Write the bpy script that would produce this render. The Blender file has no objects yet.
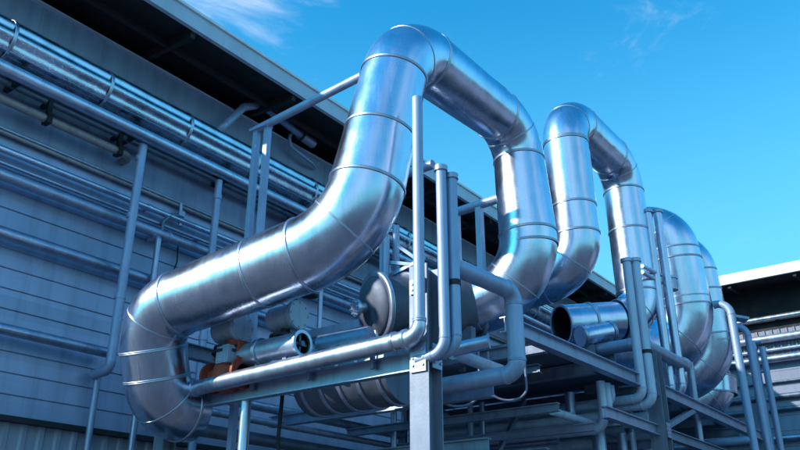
import bpy, math, random
from mathutils import Vector, Matrix
random.seed(4)
sc = bpy.context.scene
COL = sc.collection
PI = math.pi
V = Vector

# ------------------------------------------------------------------ camera model
YAW, PIT, F = math.radians(36.9), math.radians(23.5), 793.0
fw = V((math.cos(YAW)*math.cos(PIT), math.sin(YAW)*math.cos(PIT), math.sin(PIT)))
rt = V((math.sin(YAW), -math.cos(YAW), 0))
up = rt.cross(fw)
O = V((0, 0, 1.6))
def ray(px, py): return rt*((px-400)/F) + up*((225-py)/F) + fw
def at(px, py, D): return O + ray(px, py)*D
def plane(px, py, ax, v):
    d = ray(px, py)
    return O + d*((v-O[ax])/d[ax])
def PX(px, py, X): return plane(px, py, 0, X)
def PY(px, py, Y): return plane(px, py, 1, Y)
def PZ(px, py, Z): return plane(px, py, 2, Z)
def row(p):
    q = p-O
    return 225-F*q.dot(up)/q.dot(fw)
def zfor(X, Y, py):
    lo, hi = -5.0, 30.0
    for _ in range(50):
        m = (lo+hi)/2
        if row(V((X, Y, m))) > py: lo = m
        else: hi = m
    return lo

# ------------------------------------------------------------------ materials
def nodes(name):
    m = bpy.data.materials.new(name); m.use_nodes = True
    nt = m.node_tree
    return m, nt, nt.nodes['Principled BSDF']
def N(nt, typ, **kw):
    n = nt.nodes.new(typ)
    for k, v in kw.items():
        if k in n.inputs: n.inputs[k].default_value = v
        else: setattr(n, k, v)
    return n
def ramp(nt, src, stops):
    r = N(nt, 'ShaderNodeValToRGB')
    el = r.color_ramp.elements
    while len(el) < len(stops): el.new(0.5)
    for e, (p, c) in zip(el, stops):
        e.position = p; e.color = (*c, 1) if len(c) == 3 else c
    nt.links.new(src, r.inputs[0])
    return r.outputs[0]
def scaled(nt, scale, kind='Object'):
    tc = N(nt, 'ShaderNodeTexCoord')
    mp = N(nt, 'ShaderNodeMapping'); mp.inputs['Scale'].default_value = scale
    nt.links.new(tc.outputs[kind], mp.inputs[0])
    return mp.outputs[0]
def metal(name, c, rough, metallic=1.0, dirt=0.25, bump=0.15, scale=3.0, aniso=0.0, streak=True, dent=0.0):
    m, nt, b = nodes(name)
    L = nt.links.new
    co = scaled(nt, (1, 1, 1))
    n1 = N(nt, 'ShaderNodeTexNoise', Scale=scale, Detail=6.0, Roughness=0.6); L(co, n1.inputs[0])
    n2 = N(nt, 'ShaderNodeTexNoise', Scale=scale*14, Detail=3.0); L(co, n2.inputs[0])
    n3 = N(nt, 'ShaderNodeTexNoise', Scale=scale*.5, Detail=8.0, Roughness=.7); L(scaled(nt, (3, 3, .5) if streak else (1, 1, 1)), n3.inputs[0])
    d = tuple(x*(1-dirt) for x in c); e = tuple(min(1, x*(1+dirt*.3)) for x in c)
    c1 = ramp(nt, n3.outputs[0], [(.3, d), (.55, c), (.8, e)])
    L(c1, b.inputs['Base Color'])
    mr = N(nt, 'ShaderNodeMapRange'); mr.inputs[3].default_value = rough*.72; mr.inputs[4].default_value = rough*1.6
    avg = N(nt, 'ShaderNodeMix'); avg.inputs[0].default_value = .5; L(n1.outputs[0], avg.inputs[2]); L(n3.outputs[0], avg.inputs[3])
    mr.inputs[1].default_value = .3; mr.inputs[2].default_value = .7
    L(avg.outputs[0], mr.inputs[0]); L(mr.outputs[0], b.inputs['Roughness'])
    b.inputs['Metallic'].default_value = metallic
    bp = N(nt, 'ShaderNodeBump', Strength=bump, Distance=0.004); L(n2.outputs[0], bp.inputs['Height'])
    if dent:
        nd = N(nt, 'ShaderNodeTexNoise', Scale=2.2, Detail=1.0); L(co, nd.inputs[0])
        bd = N(nt, 'ShaderNodeBump', Strength=dent, Distance=0.06); L(nd.outputs[0], bd.inputs['Height'])
        L(bd.outputs[0], bp.inputs['Normal'])
    L(bp.outputs[0], b.inputs['Normal'])
    return m
M = {}
M['jacket'] = metal('aluminium_jacket', (.57, .64, .79), .215, dirt=.24, bump=.08, scale=2.4, dent=.19)
M['band'] = metal('aluminium_band', (.50, .54, .64), .34, dirt=.2, bump=.1)
M['galv'] = metal('galvanised_steel', (.38, .44, .58), .40, .75, dirt=.3, bump=.2, scale=4)
M['pipe'] = metal('bright_steel_pipe', (.53, .59, .73), .28, .9, dirt=.25, bump=.12, scale=4)
M['wallpipe'] = metal('wall_pipe_steel', (.38, .44, .58), .33, .8, dirt=.3, bump=.12, scale=4)
M['paint'] = metal('pale_painted_steel', (.33, .42, .60), .42, .35, dirt=.25, bump=.12, scale=4)
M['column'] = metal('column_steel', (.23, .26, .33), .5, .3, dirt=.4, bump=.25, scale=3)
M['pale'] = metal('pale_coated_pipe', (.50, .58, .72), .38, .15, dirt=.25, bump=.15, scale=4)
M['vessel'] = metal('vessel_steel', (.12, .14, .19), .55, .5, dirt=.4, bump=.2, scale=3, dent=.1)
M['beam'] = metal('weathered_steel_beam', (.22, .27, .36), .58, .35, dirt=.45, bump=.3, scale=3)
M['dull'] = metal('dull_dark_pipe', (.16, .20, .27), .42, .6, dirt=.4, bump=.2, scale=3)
M['brown'] = metal('dusty_pipe_lagging', (.40, .37, .37), .5, .5, dirt=.4, bump=.3, scale=4)
M['black'] = metal('black_bracket_steel', (.02, .022, .028), .5, .2, dirt=.4, bump=.2)
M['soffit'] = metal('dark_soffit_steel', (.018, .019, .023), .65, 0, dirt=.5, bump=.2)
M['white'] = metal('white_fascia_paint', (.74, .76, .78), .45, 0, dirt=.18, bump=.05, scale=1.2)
M['white_in_shade'] = metal('shaded_white_fascia_paint', (.48, .56, .66), .45, 0, dirt=.2, bump=.05, scale=1.2)  # white eave paint with the blue shade put into its colour
M['red'] = metal('red_oxide_casting', (.36, .06, .032), .55, 0, dirt=.45, bump=.4, scale=8)
M['inside'] = metal('dark_pipe_inside', (.02, .02, .025), .6, .3, dirt=.5, bump=.3)
M['actuator'] = metal('pale_actuator_enamel', (.42, .50, .60), .4, .2, dirt=.3, bump=.1, scale=5)
M['roof'] = metal('roof_sheet_steel', (.30, .36, .44), .5, .4, dirt=.3)

def cladding(name, c, pitch, horizontal=True, line=.018, dark=.35, cell=1.9):
    """profiled steel sheet: joints every `pitch` metres, tone differing a little from sheet to sheet, streaky rain dirt"""
    m, nt, b = nodes(name); L = nt.links.new
    tc = N(nt, 'ShaderNodeTexCoord'); sp = N(nt, 'ShaderNodeSeparateXYZ'); L(tc.outputs['Object'], sp.inputs[0])
    def mth(op, a, bb=None):
        n = N(nt, 'ShaderNodeMath', operation=op)
        for i, x in enumerate((a, bb)):
            if x is None: continue
            if isinstance(x, (int, float)): n.inputs[i].default_value = x
            else: L(x, n.inputs[i])
        return n.outputs[0]
    along = mth('ADD', sp.outputs[0], sp.outputs[1])
    z = sp.outputs[2] if horizontal else along
    t = mth('DIVIDE', z, pitch); fr = mth('FRACT', t); fl = mth('FLOOR', t)
    ln = mth('LESS_THAN', fr, line/pitch*1.0)
    # butt joints along each course, staggered
    st = mth('MULTIPLY', fl, 0.37)
    tx = mth('ADD', mth('DIVIDE', along if horizontal else sp.outputs[2], cell*2), st)
    frx = mth('FRACT', tx); flx = mth('FLOOR', tx)
    lx = mth('MULTIPLY', mth('LESS_THAN', frx, .00001), 0.8)
    lines = mth('MAXIMUM', ln, lx)
    cmb = N(nt, 'ShaderNodeCombineXYZ'); L(fl, cmb.inputs[0]); L(flx, cmb.inputs[1])
    wn = N(nt, 'ShaderNodeTexWhiteNoise'); wn.noise_dimensions = '3D'; L(cmb.outputs[0], wn.inputs[0])
    n3 = N(nt, 'ShaderNodeTexNoise', Scale=1.2, Detail=8.0, Roughness=.65); L(scaled(nt, (4, 4, .35)), n3.inputs[0])
    n4 = N(nt, 'ShaderNodeTexNoise', Scale=.45, Detail=4.0); L(scaled(nt, (1, 1, 1)), n4.inputs[0])
    base = ramp(nt, n3.outputs[0], [(.25, tuple(x*.72 for x in c)), (.5, c), (.8, tuple(min(1, x*1.12) for x in c))])
    tone = N(nt, 'ShaderNodeMapRange'); tone.inputs[3].default_value = .88; tone.inputs[4].default_value = 1.1; L(wn.outputs[0], tone.inputs[0])
    tone2 = N(nt, 'ShaderNodeMapRange'); tone2.inputs[3].default_value = .55; tone2.inputs[4].default_value = 1.35; L(n4.outputs[0], tone2.inputs[0])
    tt = mth('MULTIPLY', tone.outputs[0], tone2.outputs[0])
    tt = mth('MULTIPLY', tt, mth('SUBTRACT', 1.0, mth('MULTIPLY', lines, 1-dark)))
    mx = N(nt, 'ShaderNodeMix', data_type='RGBA', blend_type='MULTIPLY'); mx.inputs[0].default_value = 1
    L(base, mx.inputs[6]); L(tt, mx.inputs[7]); L(mx.outputs[2], b.inputs['Base Color'])
    b.inputs['Metallic'].default_value = .25
    b.inputs['Roughness'].default_value = .4
    bp = N(nt, 'ShaderNodeBump', Strength=.5, Distance=.01); L(mth('SUBTRACT', 1.0, lines), bp.inputs['Height'])
    bd = N(nt, 'ShaderNodeBump', Strength=.12, Distance=.05); L(n4.outputs[0], bd.inputs['Height']); L(bd.outputs[0], bp.inputs['Normal'])
    L(bp.outputs[0], b.inputs['Normal'])
    return m
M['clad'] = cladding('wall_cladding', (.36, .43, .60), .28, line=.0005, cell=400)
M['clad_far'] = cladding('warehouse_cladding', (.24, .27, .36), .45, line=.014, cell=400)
M['clad_upper'] = cladding('upper_wall_sheet', (.29, .36, .50), 1.1, horizontal=False, line=.010, dark=.75, cell=6)
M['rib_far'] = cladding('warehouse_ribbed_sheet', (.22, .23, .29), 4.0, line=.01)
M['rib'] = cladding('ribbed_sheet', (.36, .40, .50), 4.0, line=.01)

# ------------------------------------------------------------------ mesh building
class MB:
    def __init__(s): s.v = []; s.f = []; s.sm = []
    def quad(s, *p):
        i = len(s.v); s.v += [V(q) for q in p]; s.f.append(tuple(range(i, i+len(p)))); s.sm.append(False)
    def loops(s, rings, smooth=True, close=True):
        n = len(rings[0]); i0 = len(s.v)
        for r in rings: s.v += [V(q) for q in r]
        for k in range(len(rings)-1):
            for j in range(n if close else n-1):
                a = i0+k*n+j; b = i0+k*n+(j+1) % n
                s.f.append((a, b, b+n, a+n)); s.sm.append(smooth)
    def cap(s, ring, flip=False):
        r = list(reversed(ring)) if flip else ring
        s.quad(*r)
    def box(s, c, size, ax=None, bev=.0):
        """box with centre c, axes given as three unit vectors"""
        ax = ax or (V((1, 0, 0)), V((0, 1, 0)), V((0, 0, 1)))
        h = [x/2 for x in size]
        def P(i, j, k): return V(c)+ax[0]*h[0]*i+ax[1]*h[1]*j+ax[2]*h[2]*k
        for a in range(3):
            for sg in (-1, 1):
                o = [x for x in range(3) if x != a]
                q = []
                for (i, j) in ((-1, -1), (1, -1), (1, 1), (-1, 1)):
                    t = [0, 0, 0]; t[a] = sg; t[o[0]] = i; t[o[1]] = j; q.append(P(*t))
                fl = (sg > 0) != (a == 1)
                s.quad(*(q if fl else reversed(q)))
    def extrude(s, prof, p, q, x, y):
        """closed 2-D profile swept from p to q with axes x and y"""
        p, q = V(p), V(q)
        if x.cross(y).dot(q-p) < 0: prof = list(reversed(prof))
        area = sum(prof[k-1][0]*prof[k][1]-prof[k][0]*prof[k-1][1] for k in range(len(prof)))
        if (area < 0) != (x.cross(y).dot(q-p) < 0): prof = list(reversed(prof))
        A = [p+x*a+y*b for a, b in prof]; B = [q+x*a+y*b for a, b in prof]
        n = len(prof)
        for j in range(n):
            k = (j+1) % n
            s.quad(A[j], A[k], B[k], B[j])
        s.quad(*reversed(A)); s.quad(*B)
    def build(s, name, mat, parent=None, origin=None):
        me = bpy.data.meshes.new(name)
        o = bpy.data.objects.new(name, me); COL.objects.link(o)
        w = V((0, 0, 0))
        if parent is not None:
            o.parent = parent; q = parent
            while q is not None: w = w+q.location; q = q.parent
        elif origin is not None:
            o.location = origin; w = V(origin)
        me.from_pydata([tuple(p-w) for p in s.v], [], s.f)
        me.materials.append(M[mat] if isinstance(mat, str) else mat)
        me.polygons.foreach_set('use_smooth', s.sm)
        me.update()
        return o
def frame_for(d):
    d = d.normalized()
    a = V((0, 0, 1)) if abs(d.z) < .9 else V((1, 0, 0))
    x = a.cross(d).normalized(); y = d.cross(x)
    return x, y
def ring(c, d, r, n, x=None):
    if x is None: x, y = frame_for(d)
    else:
        d = d.normalized(); x = (x-d*x.dot(d)).normalized(); y = d.cross(x)
    return [c+(x*math.cos(2*PI*j/n)+y*math.sin(2*PI*j/n))*r for j in range(n)]
def segments(pts, R):
    """polyline with rounded corners -> list of ('s'|'e', centreline points)"""
    pts = [V(p) for p in pts]; R = R if isinstance(R, (list, tuple)) else [R]*len(pts)
    out = []; cur = pts[0]
    for i in range(1, len(pts)-1):
        a = (pts[i]-pts[i-1]).normalized(); b = (pts[i+1]-pts[i]).normalized()
        th = a.angle(b); t = R[i]*math.tan(th/2)
        s0 = pts[i]-a*t; e0 = pts[i]+b*t
        if (s0-cur).length > .01: out.append(('s', [cur, s0]))
        nrm = (b-a*b.dot(a)).normalized(); c = s0+nrm*R[i]
        k = max(5, int(math.degrees(th)/5.5)); arc = []
        for j in range(k+1):
            f = th*j/k; arc.append(c-nrm*R[i]*math.cos(f)+a*R[i]*math.sin(f))
        out.append(('e', arc)); cur = e0
    if (pts[-1]-cur).length > .001: out.append(('s', [cur, pts[-1]]))
    return out
def sweep(mb, line, r, n=24, capped=(True, True), x0=None, r2=None):
    line = [V(p) for p in line]; m = len(line)
    dirs = []
    for i in range(m):
        a = line[max(0, i-1)]; b = line[min(m-1, i+1)]; dirs.append((b-a).normalized())
    if m > 2:
        # end tangents of an arc
        dirs[0] = (2*(line[1]-line[0]).normalized()-dirs[1]).normalized(); dirs[-1] = (2*(line[-1]-line[-2]).normalized()-dirs[-2]).normalized()
    x = x0 if x0 is not None else frame_for(dirs[0])[0]
    rings = []
    for i in range(m):
        d = dirs[i]; x = (x-d*x.dot(d)).normalized()
        rr = r if r2 is None else r+(r2-r)*i/(m-1)
        rings.append(ring(line[i], d, rr, n, x))
    mb.loops(rings)
    if capped[0]: mb.cap(rings[0], True)
    if capped[1]: mb.cap(rings[-1])
    return x
def pipe_mesh(pts, r, R=None, n=16, collars=True):
    """a whole small pipe as one mesh: straights, elbows and slightly fatter welded collars"""
    mb = MB(); segs = segments(pts, R or r*2.6)
    line = []
    for k, l in segs:
        for p in l:
            if not line or (p-line[-1]).length > 1e-4: line.append(p)
    # keep straights straight: duplicate tangent by splitting
    x = None
    for i, (k, l) in enumerate(segs):
        x = sweep(mb, l, r, n, (i == 0, i == len(segs)-1), x)
    if collars:
        for i, (k, l) in enumerate(segs[:-1]):
            d = (segs[i+1][1][1]-segs[i+1][1][0]).normalized(); c = l[-1]
            sweep(mb, [c-d*r*.18, c+d*r*.18], r*1.07, n, (True, True))
    return mb
def torus_band(mb, c, d, r, w=.05, h=.014, n=40):
    d = d.normalized(); x, y = frame_for(d); rings = []
    prof = [(-w/2, -.004), (-w/2, h*.6), (-w*.32, h), (-w*.1, h), (0, h*.45), (w*.1, h), (w*.32, h), (w/2, h*.6), (w/2, -.004)]
    for a, b in prof: rings.append(ring(c+d*a, d, r+b, n, x))
    mb.loops(rings, smooth=True)
def hprof(b, h, tf, tw):
    b2, h2, w = b/2, h/2, tw/2
    return [(-b2, -h2), (b2, -h2), (b2, -h2+tf), (w, -h2+tf), (w, h2-tf), (b2, h2-tf), (b2, h2), (-b2, h2), (-b2, h2-tf), (-w, h2-tf), (-w, -h2+tf), (-b2, -h2+tf)]
def bprof(b, h): return [(-b/2, -h/2), (b/2, -h/2), (b/2, h/2), (-b/2, h/2)]
def lprof(b, t): return [(0, 0), (b, 0), (b, t), (t, t), (t, b), (0, b)]

def thing(name, label, cat, loc, group=None):
    o = bpy.data.objects.new(name, None); COL.objects.link(o)
    o.empty_display_size = .2
    o.location = loc; return tag(o, label, cat, group)
def tag(o, label, cat, group=None, kind=None):
    o['label'] = label; o['category'] = cat
    if group: o['group'] = group
    if kind: o['kind'] = kind
    return o

# ------------------------------------------------------------------ ground
def ground_mat():
    m, nt, b = nodes('yard_concrete'); L = nt.links.new
    co = scaled(nt, (1, 1, 1))
    n = N(nt, 'ShaderNodeTexNoise', Scale=.35, Detail=9.0, Roughness=.6); L(co, n.inputs[0])
    L(ramp(nt, n.outputs[0], [(.3, (.05, .053, .068)), (.7, (.09, .092, .115))]), b.inputs['Base Color'])
    b.inputs['Roughness'].default_value = .9
    return m
M['ground'] = ground_mat()
g = MB(); g.quad((-400, -400, 0), (400, -400, 0), (400, 400, 0), (-400, 400, 0))
o = g.build('ground', 'ground'); o['kind'] = 'structure'; o['label'] = 'grey concrete yard under the pipework'

# ------------------------------------------------------------------ buildings
WY, FY = 10.5, 9.2           # wall plane and eave line of the long building
WX, FX = 26.3, 25.0          # the same of the far building, at right angles
Z0, Z1 = 9.80, 10.12         # eave bottom and top
bld = thing('factory_building', 'long blue grey clad factory wall with a dark deep eave, behind the shiny ducts', 'building', (8, WY, 0))
XA, XB = 3.2, 26.25  # near end is out of view, cut short so sun reaches the ducts
ztrim = 3.45
def corrugate(mb, p, q, z0, z1, pitch, depth, out):
    """trapezoidal ribs along p-q, facing `out`"""
    p, q, out = V(p), V(q), V(out); d = (q-p); n = int(d.length/pitch); d.normalize()
    A = []
    for i in range(n):
        for t, o_ in ((0, 0), (.55, 0), (.65, 1), (.9, 1)):
            A.append(p+d*(i+t)*pitch+out*depth*o_)
    A.append(q)
    for a, b in zip(A, A[1:]):
        mb.quad(a+V((0, 0, z0)), b+V((0, 0, z0)), b+V((0, 0, z1)), a+V((0, 0, z1)))
w = MB(); w.box(((XA+XB)/2, WY+.15, (ztrim+7.4)/2), (XB-XA, .24, 7.4-ztrim))
zz = ztrim
while zz < 7.39:
    z2 = min(zz+.28, 7.4)
    w.quad((XA, WY-.016, zz+.012), (XB, WY-.016, zz+.012), (XB, WY+.004, z2), (XA, WY+.004, z2))
    w.quad((XA, WY+.014, zz), (XB, WY+.014, zz), (XB, WY-.016, zz+.012), (XA, WY-.016, zz+.012))
    zz = z2
w.build('wall', 'clad', bld)
w = MB(); w.box(((XA+XB)/2, WY+.14, (7.4+9.7)/2), (XB-XA, .24, 9.7-7.402)); w.build('upper_wall', 'clad_upper', bld)
w = MB(); corrugate(w, (XA, WY+.05, 0), (XB, WY+.05, 0), 0, ztrim+.06, .25, .035, (0, -1, 0)); w.build('ribbed_base', 'rib', bld)
w = MB(); w.box(((XA+XB)/2, WY-.03, ztrim-.03), (XB-XA, .14, .07)); w.build('drip_trim', 'black', bld)
w = MB(); w.box(((XA+XB)/2, WY+.1, 9.715), (XB-XA, .34, .03)); w.build('coping', 'white_in_shade', bld)
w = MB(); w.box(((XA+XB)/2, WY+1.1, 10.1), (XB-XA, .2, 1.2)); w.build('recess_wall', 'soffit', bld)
rf = MB()
rf.quad((XA, FY+.04, Z0+.05), (XA, WY+8, Z0+1.35), (WX+14, WY+8, Z0+1.35), (WX+14, FY+.04, Z0+.05))
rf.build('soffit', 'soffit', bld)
rf = MB(); rf.quad((XA, FY+.05, Z1), (WX+14, FY+.05, Z1), (WX+14, WY+8, Z1+1.3), (XA, WY+8, Z1+1.3)); rf.build('roof', 'roof', bld)
fa = MB(); fa.box(((XA+FX)/2, FY, (Z0+Z1)/2+.01), (FX-XA, .08, Z1-Z0)); fob = fa.build('fascia', 'white_in_shade', bld)
fa = MB(); fa.box(((XA+FX)/2, FY-.055, Z1+.012), (FX-XA, .05, .05)); fa.build('drip_edge', 'white', fob)
x = 4.2
while x < 24:
    rb = MB()
    p, q = V((x, FY+.06, Z0-.02)), V((x, WY+1.0, Z0+.13))
    rb.extrude(bprof(.09, .16), p, q, V((1, 0, 0)), V((0, -.1, 1)))
    rb.build('rafter', M['soffit'], bld)
    x += 2.4
for y, z in ((9.9, 9.86), (10.9, 9.97)):
    rb = MB(); rb.box(((XA+FX)/2, y, z-.05), (FX-XA-.4, .07, .1)); rb.build('purlin', 'soffit', bld)

for c_, s_ in (((XA+.12, WY+4, 5), (.24, 7.4, 10)), (((XA+WX+14)/2, WY+7.8, 5.5), (WX+14-XA, .24, 11))):
    w = MB(); w.box(c_, s_); w.build('side_wall', 'clad', bld)
far = thing('warehouse_building', 'far warehouse with bright white roof edge and dark eave at the right', 'building', (WX, 0, 0))
YA, YB = -16.0, 9.1
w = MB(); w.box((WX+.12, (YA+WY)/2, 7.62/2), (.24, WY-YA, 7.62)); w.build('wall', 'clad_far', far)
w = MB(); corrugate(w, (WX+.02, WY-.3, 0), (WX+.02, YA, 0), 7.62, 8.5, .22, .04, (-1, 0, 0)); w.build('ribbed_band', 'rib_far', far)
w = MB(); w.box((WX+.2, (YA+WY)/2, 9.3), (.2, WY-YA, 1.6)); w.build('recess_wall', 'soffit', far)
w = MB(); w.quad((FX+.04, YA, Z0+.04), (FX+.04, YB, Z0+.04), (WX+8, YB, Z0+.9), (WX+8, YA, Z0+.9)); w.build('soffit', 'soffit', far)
w = MB(); w.quad((FX+.05, YA, Z1), (WX+8, YA, Z1+.9), (WX+8, YB, Z1+.9), (FX+.05, YB, Z1)); w.build('roof', 'roof', far)
w = MB(); w.box((FX, (YA+YB)/2, (Z0+Z1)/2), (.08, YB-YA, Z1-Z0)); fo = w.build('fascia', 'white', far)
w = MB(); w.box((WX+7.8, (YA+YB)/2, 5.2), (.24, YB-YA, 10.4)); w.box((WX+4, YA+.12, 5), (7.4, .24, 10)); w.build('side_wall', 'clad', far)
y = -15
while y < 8.5:
    rb = MB(); rb.extrude(bprof(.09, .16), V((FX+.06, y, Z0-.03)), V((WX+.1, y, Z0+.1)), V((0, 1, 0)), V((0, 0, 1))); rb.build('rafter', 'soffit', far); y += 1.9

# services on the far wall (all along y)
def far_pipe(name, label, cat, py, r, X, mat, px=800, y1=None):
    p = PX(px, py, X); a = V((X, YA+1, p.z)); b = V((X, y1 or 9.6, p.z))
    o = pipe_mesh([a, b], r, n=14)
    k = a.y+1.2
    while k < b.y:                    # standoff clips back to the wall
        o.box((X+(WX-X)/2, k, p.z), (WX-X, .05, .06)); k += 2.2
    o = o.build(name, mat, origin=(X, 4, p.z)); return tag(o, label, cat, 'pipes along the far warehouse wall')
far_pipe('gutter_pipe', 'bright pipe just below the dark eave of the warehouse', 'pipe', 313, .085, WX-.12, 'pipe')
far_pipe('pipe', 'grey pipe on the warehouse directly under the ribbed band', 'pipe', 334, .12, WX-.17, 'galv')
far_pipe('pipe', 'slim pipe on the warehouse between the grey and the bright pipe', 'pipe', 346, .06, WX-.1, 'wallpipe')
far_pipe('pipe', 'fat bright pipe crossing the warehouse wall at mid height', 'pipe', 355, .12, WX-.22, 'pipe')
far_pipe('pipe', 'thin lone conduit across the plain warehouse panels', 'conduit', 379, .04, WX-.08, 'dull')
far_pipe('pipe', 'upper of two close dark pipes low on the warehouse', 'pipe', 394, .08, WX-.12, 'dull')
far_pipe('pipe', 'lower of two close dark pipes low on the warehouse', 'pipe', 407, .07, WX-.12, 'dull')
far_pipe('pipe', 'lowest pipe on the warehouse, near the picture edge', 'pipe', 437, .09, WX-.14, 'wallpipe')

# ------------------------------------------------------------------ services on the long wall (all along x)
GW = 'pipes along the long factory wall'
def wall_run(name, label, cat, py, r, Y, mat, px=0, x0=3.35, x1=24, clips=0, end=None):
    p = PY(px, py, Y); a = V((x0, Y, p.z)); b = V((x1, Y, p.z))
    pts = [a, b] if end is None else [a, b]+end(b)
    mb = pipe_mesh(pts, r, n=14)
    if clips:
        k = x0+.7
        while k < x1-.1:
            mb.box((k, Y+(WY-Y)/2+.01, p.z), (.05, WY-Y, r*1.2))
            sweep(mb, [V((k-.03, Y, p.z)), V((k+.03, Y, p.z))], r*1.16, 14); k += clips
    o = mb.build(name, mat, origin=(x0, Y, p.z)); tag(o, label, cat, GW); return o, p.z
def run_top(r, py, Y): return PY(0, py, Y).z
_, zc1 = wall_run('conduit', 'upper of two thin conduits just above the big lagged wall duct', 'conduit', 15, .03, 10.4, 'wallpipe', clips=3.1)
_, zc2 = wall_run('conduit', 'lower of two thin conduits just above the big lagged wall duct', 'conduit', 19.5, .028, 10.4, 'dull', clips=3.1)
# big lagged duct with bands
zd = PY(0, 39, 10.05).z; RD = .325
wd = thing('lagged_duct', 'fat crinkled silver lagged duct running along the top of the factory wall', 'duct', (5, 10.05, zd))
M['crinkle'] = metal('crinkled_foil_lagging', (.56, .64, .74), .24, dirt=.35, bump=.3, scale=6, streak=False, dent=.35)
mb = MB()
rings = []; xx = 3.4
while xx < 24.01:
    f_ = RD*(1+random.uniform(-.008, .008)); ph = random.uniform(-.03, .03)
    rings.append([V((xx, 10.05-f_*(1-.11*abs(math.cos(4.5*t_+ph))**3)*math.sin(t_), zd+f_*(1-.11*abs(math.cos(4.5*t_+ph))**3)*math.cos(t_))) for t_ in [2*PI*j/72 for j in range(72)]]); xx += .3
mb.loops([list(reversed(r_)) for r_ in rings]); mb.build('duct_jacket', 'crinkle', wd)
for i, xx in enumerate([4.05+1.55*k for k in range(13)]):
    b = MB(); torus_band(b, V((xx, 10.05, zd)), V((1, 0, 0)), RD, .05, .012, 32); b.build('seam_band', 'band', wd)
for xx in [4.4+1.95*k for k in range(10)]:       # black saddle brackets reaching back to the wall
    b = MB(); b.box((xx, 10.20, zd-RD-.13), (.07, .58, .09)); b.box((xx, 10.40, zd-RD-.02), (.07, .16, .16)); b.build('bracket', 'black', wd)
zb = PY(0, 66, 9.86).z
bo, _ = wall_run('pipe', 'bright polished pipe tucked under the lagged wall duct', 'pipe', 66, .10, 9.86, 'pipe')
_, zs = wall_run('pipe', 'slim pipe in the shade between the bright pipe and the wall', 'pipe', 80, .045, 10.3, 'dull')
xe = PY(133, 160, 10.2).x
_, zbr = wall_run('pipe', 'dusty brownish pipe that turns into the wall near the upright pole', 'pipe', 98, .065, 10.25, 'brown', x1=xe, end=lambda b: [b+V((0, .3, 0))])
for xx in [3.75+1.22*k for k in range(6)]:
    if xx > xe: break
    b = MB(); b.box((xx, 10.26, zbr+.14), (.07, .06, .34)); b.box((xx, 10.36, zbr+.29), (.07, .26, .06)); b.box((xx, 10.25, zbr), (.08, .16, .16))
    tag(b.build('pipe_hanger', 'black', origin=(xx, 10.26, zbr)), 'black hanger holding the dusty brownish wall pipe', 'hanger', 'black hangers of the dusty wall pipe')
wall_run('conduit', 'upper of two thin conduits below the dusty pipe', 'conduit', 127, .026, 10.42, 'wallpipe', clips=1.45)
wall_run('conduit', 'lower of two thin conduits below the dusty pipe', 'conduit', 131, .03, 10.42, 'brown', clips=1.45)
wall_run('pipe', 'slender shiny pipe a little below the paired conduits', 'pipe', 148, .05, 10.36, 'pipe', clips=2.9)
wall_run('cable_trough', 'shallow pale ledge rail just above the stout mid height pipe', 'rail', 162, .03, 10.4, 'wallpipe', clips=4)
wall_run('pipe', 'stout pipe at mid height of the factory wall, below the slender shiny one', 'pipe', 174, .085, 10.3, 'galv', clips=3.3)
wall_run('pipe', 'smooth dark blue pipe crossing behind the upright pole at mid wall', 'pipe', 232, .085, 10.3, 'wallpipe', clips=4.1)
xp7 = PY(112, 358, 10.25).x
wall_run('pipe', 'lowest wall pipe, ending at the foot elbow of the upright pole', 'pipe', 328, .075, 10.25, 'wallpipe', x1=xp7, clips=4.1)

# upright poles
def up_pole(label, top, bot, Y, r, mat='paint', foot=None, n=8, cat='pipe', hook=True):
    a = PY(*top, Y); b = PY(*bot, Y); x = (a.x+b.x)/2
    t = V((x, Y, a.z)); d = V((x, Y, b.z))
    pts = [t, d]
    if hook: pts = [V((x, WY-.1, a.z)), V((x, Y, a.z))]+pts[1:]
    mb = pipe_mesh(pts, r, R=r*1.6, n=n, collars=True)
    k = b.z+.8
    while k < a.z-.3:
        sweep(mb, [V((x, Y, k-.03)), V((x, Y, k+.03))], r*1.18, n); k += 1.37
    if foot: sweep(mb, [d, V((x, Y, 0))], foot, n)
    return tag(mb.build('pole_pipe', mat, origin=(x, Y, b.z if not foot else 0)), label, cat, 'upright pipes by the long factory wall'), t, d
pe = PY(114, 372, 10.08)
xq = PY(140, 143, 10.08).x
mb = pipe_mesh([V((xq, 9.98, zb-.10)), V((xq, 10.0, pe.z)), V((xq, 10.38, pe.z-.02))], .072, R=.12, n=10)
for k in (5.3, 6.6, 7.6): sweep(mb, [V((xq, 10.0, k-.04)), V((xq, 10.0, k+.04))], .085, 10)
tag(mb.build('pole_pipe', 'paint', origin=(xq, 10.0, pe.z)), 'pale upright pipe left of the big elbow, ending in a foot elbow', 'pipe', 'upright pipes by the long factory wall')
mb = pipe_mesh([V((xq+.07, 10.38, pe.z+.05)), V((xq+.07, 10.36, 0))], .05, n=10)
tag(mb.build('drain_pipe', 'galv', origin=(xq+.07, 10.36, 0)), 'thin drain pipe dropping from the foot elbow of the pale upright', 'pipe')
p = PY(219, 182, 9.95)
mb = pipe_mesh([V((p.x, 9.95, zb-.12)), V((p.x, 9.95, 0))], .065, n=10)
for k in (5.0, 6.4, 7.5): sweep(mb, [V((p.x, 9.95, k-.04)), V((p.x, 9.95, k+.04))], .078, 10)
tag(mb.build('pole_pipe', 'paint', origin=(p.x, 9.95, 0)), 'pale upright pipe passing behind the sloping duct, left of the paired box posts', 'pipe', 'upright pipes by the long factory wall')
a, b = PY(159, 236, 10.15), PY(150, 300, 10.15)
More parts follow.
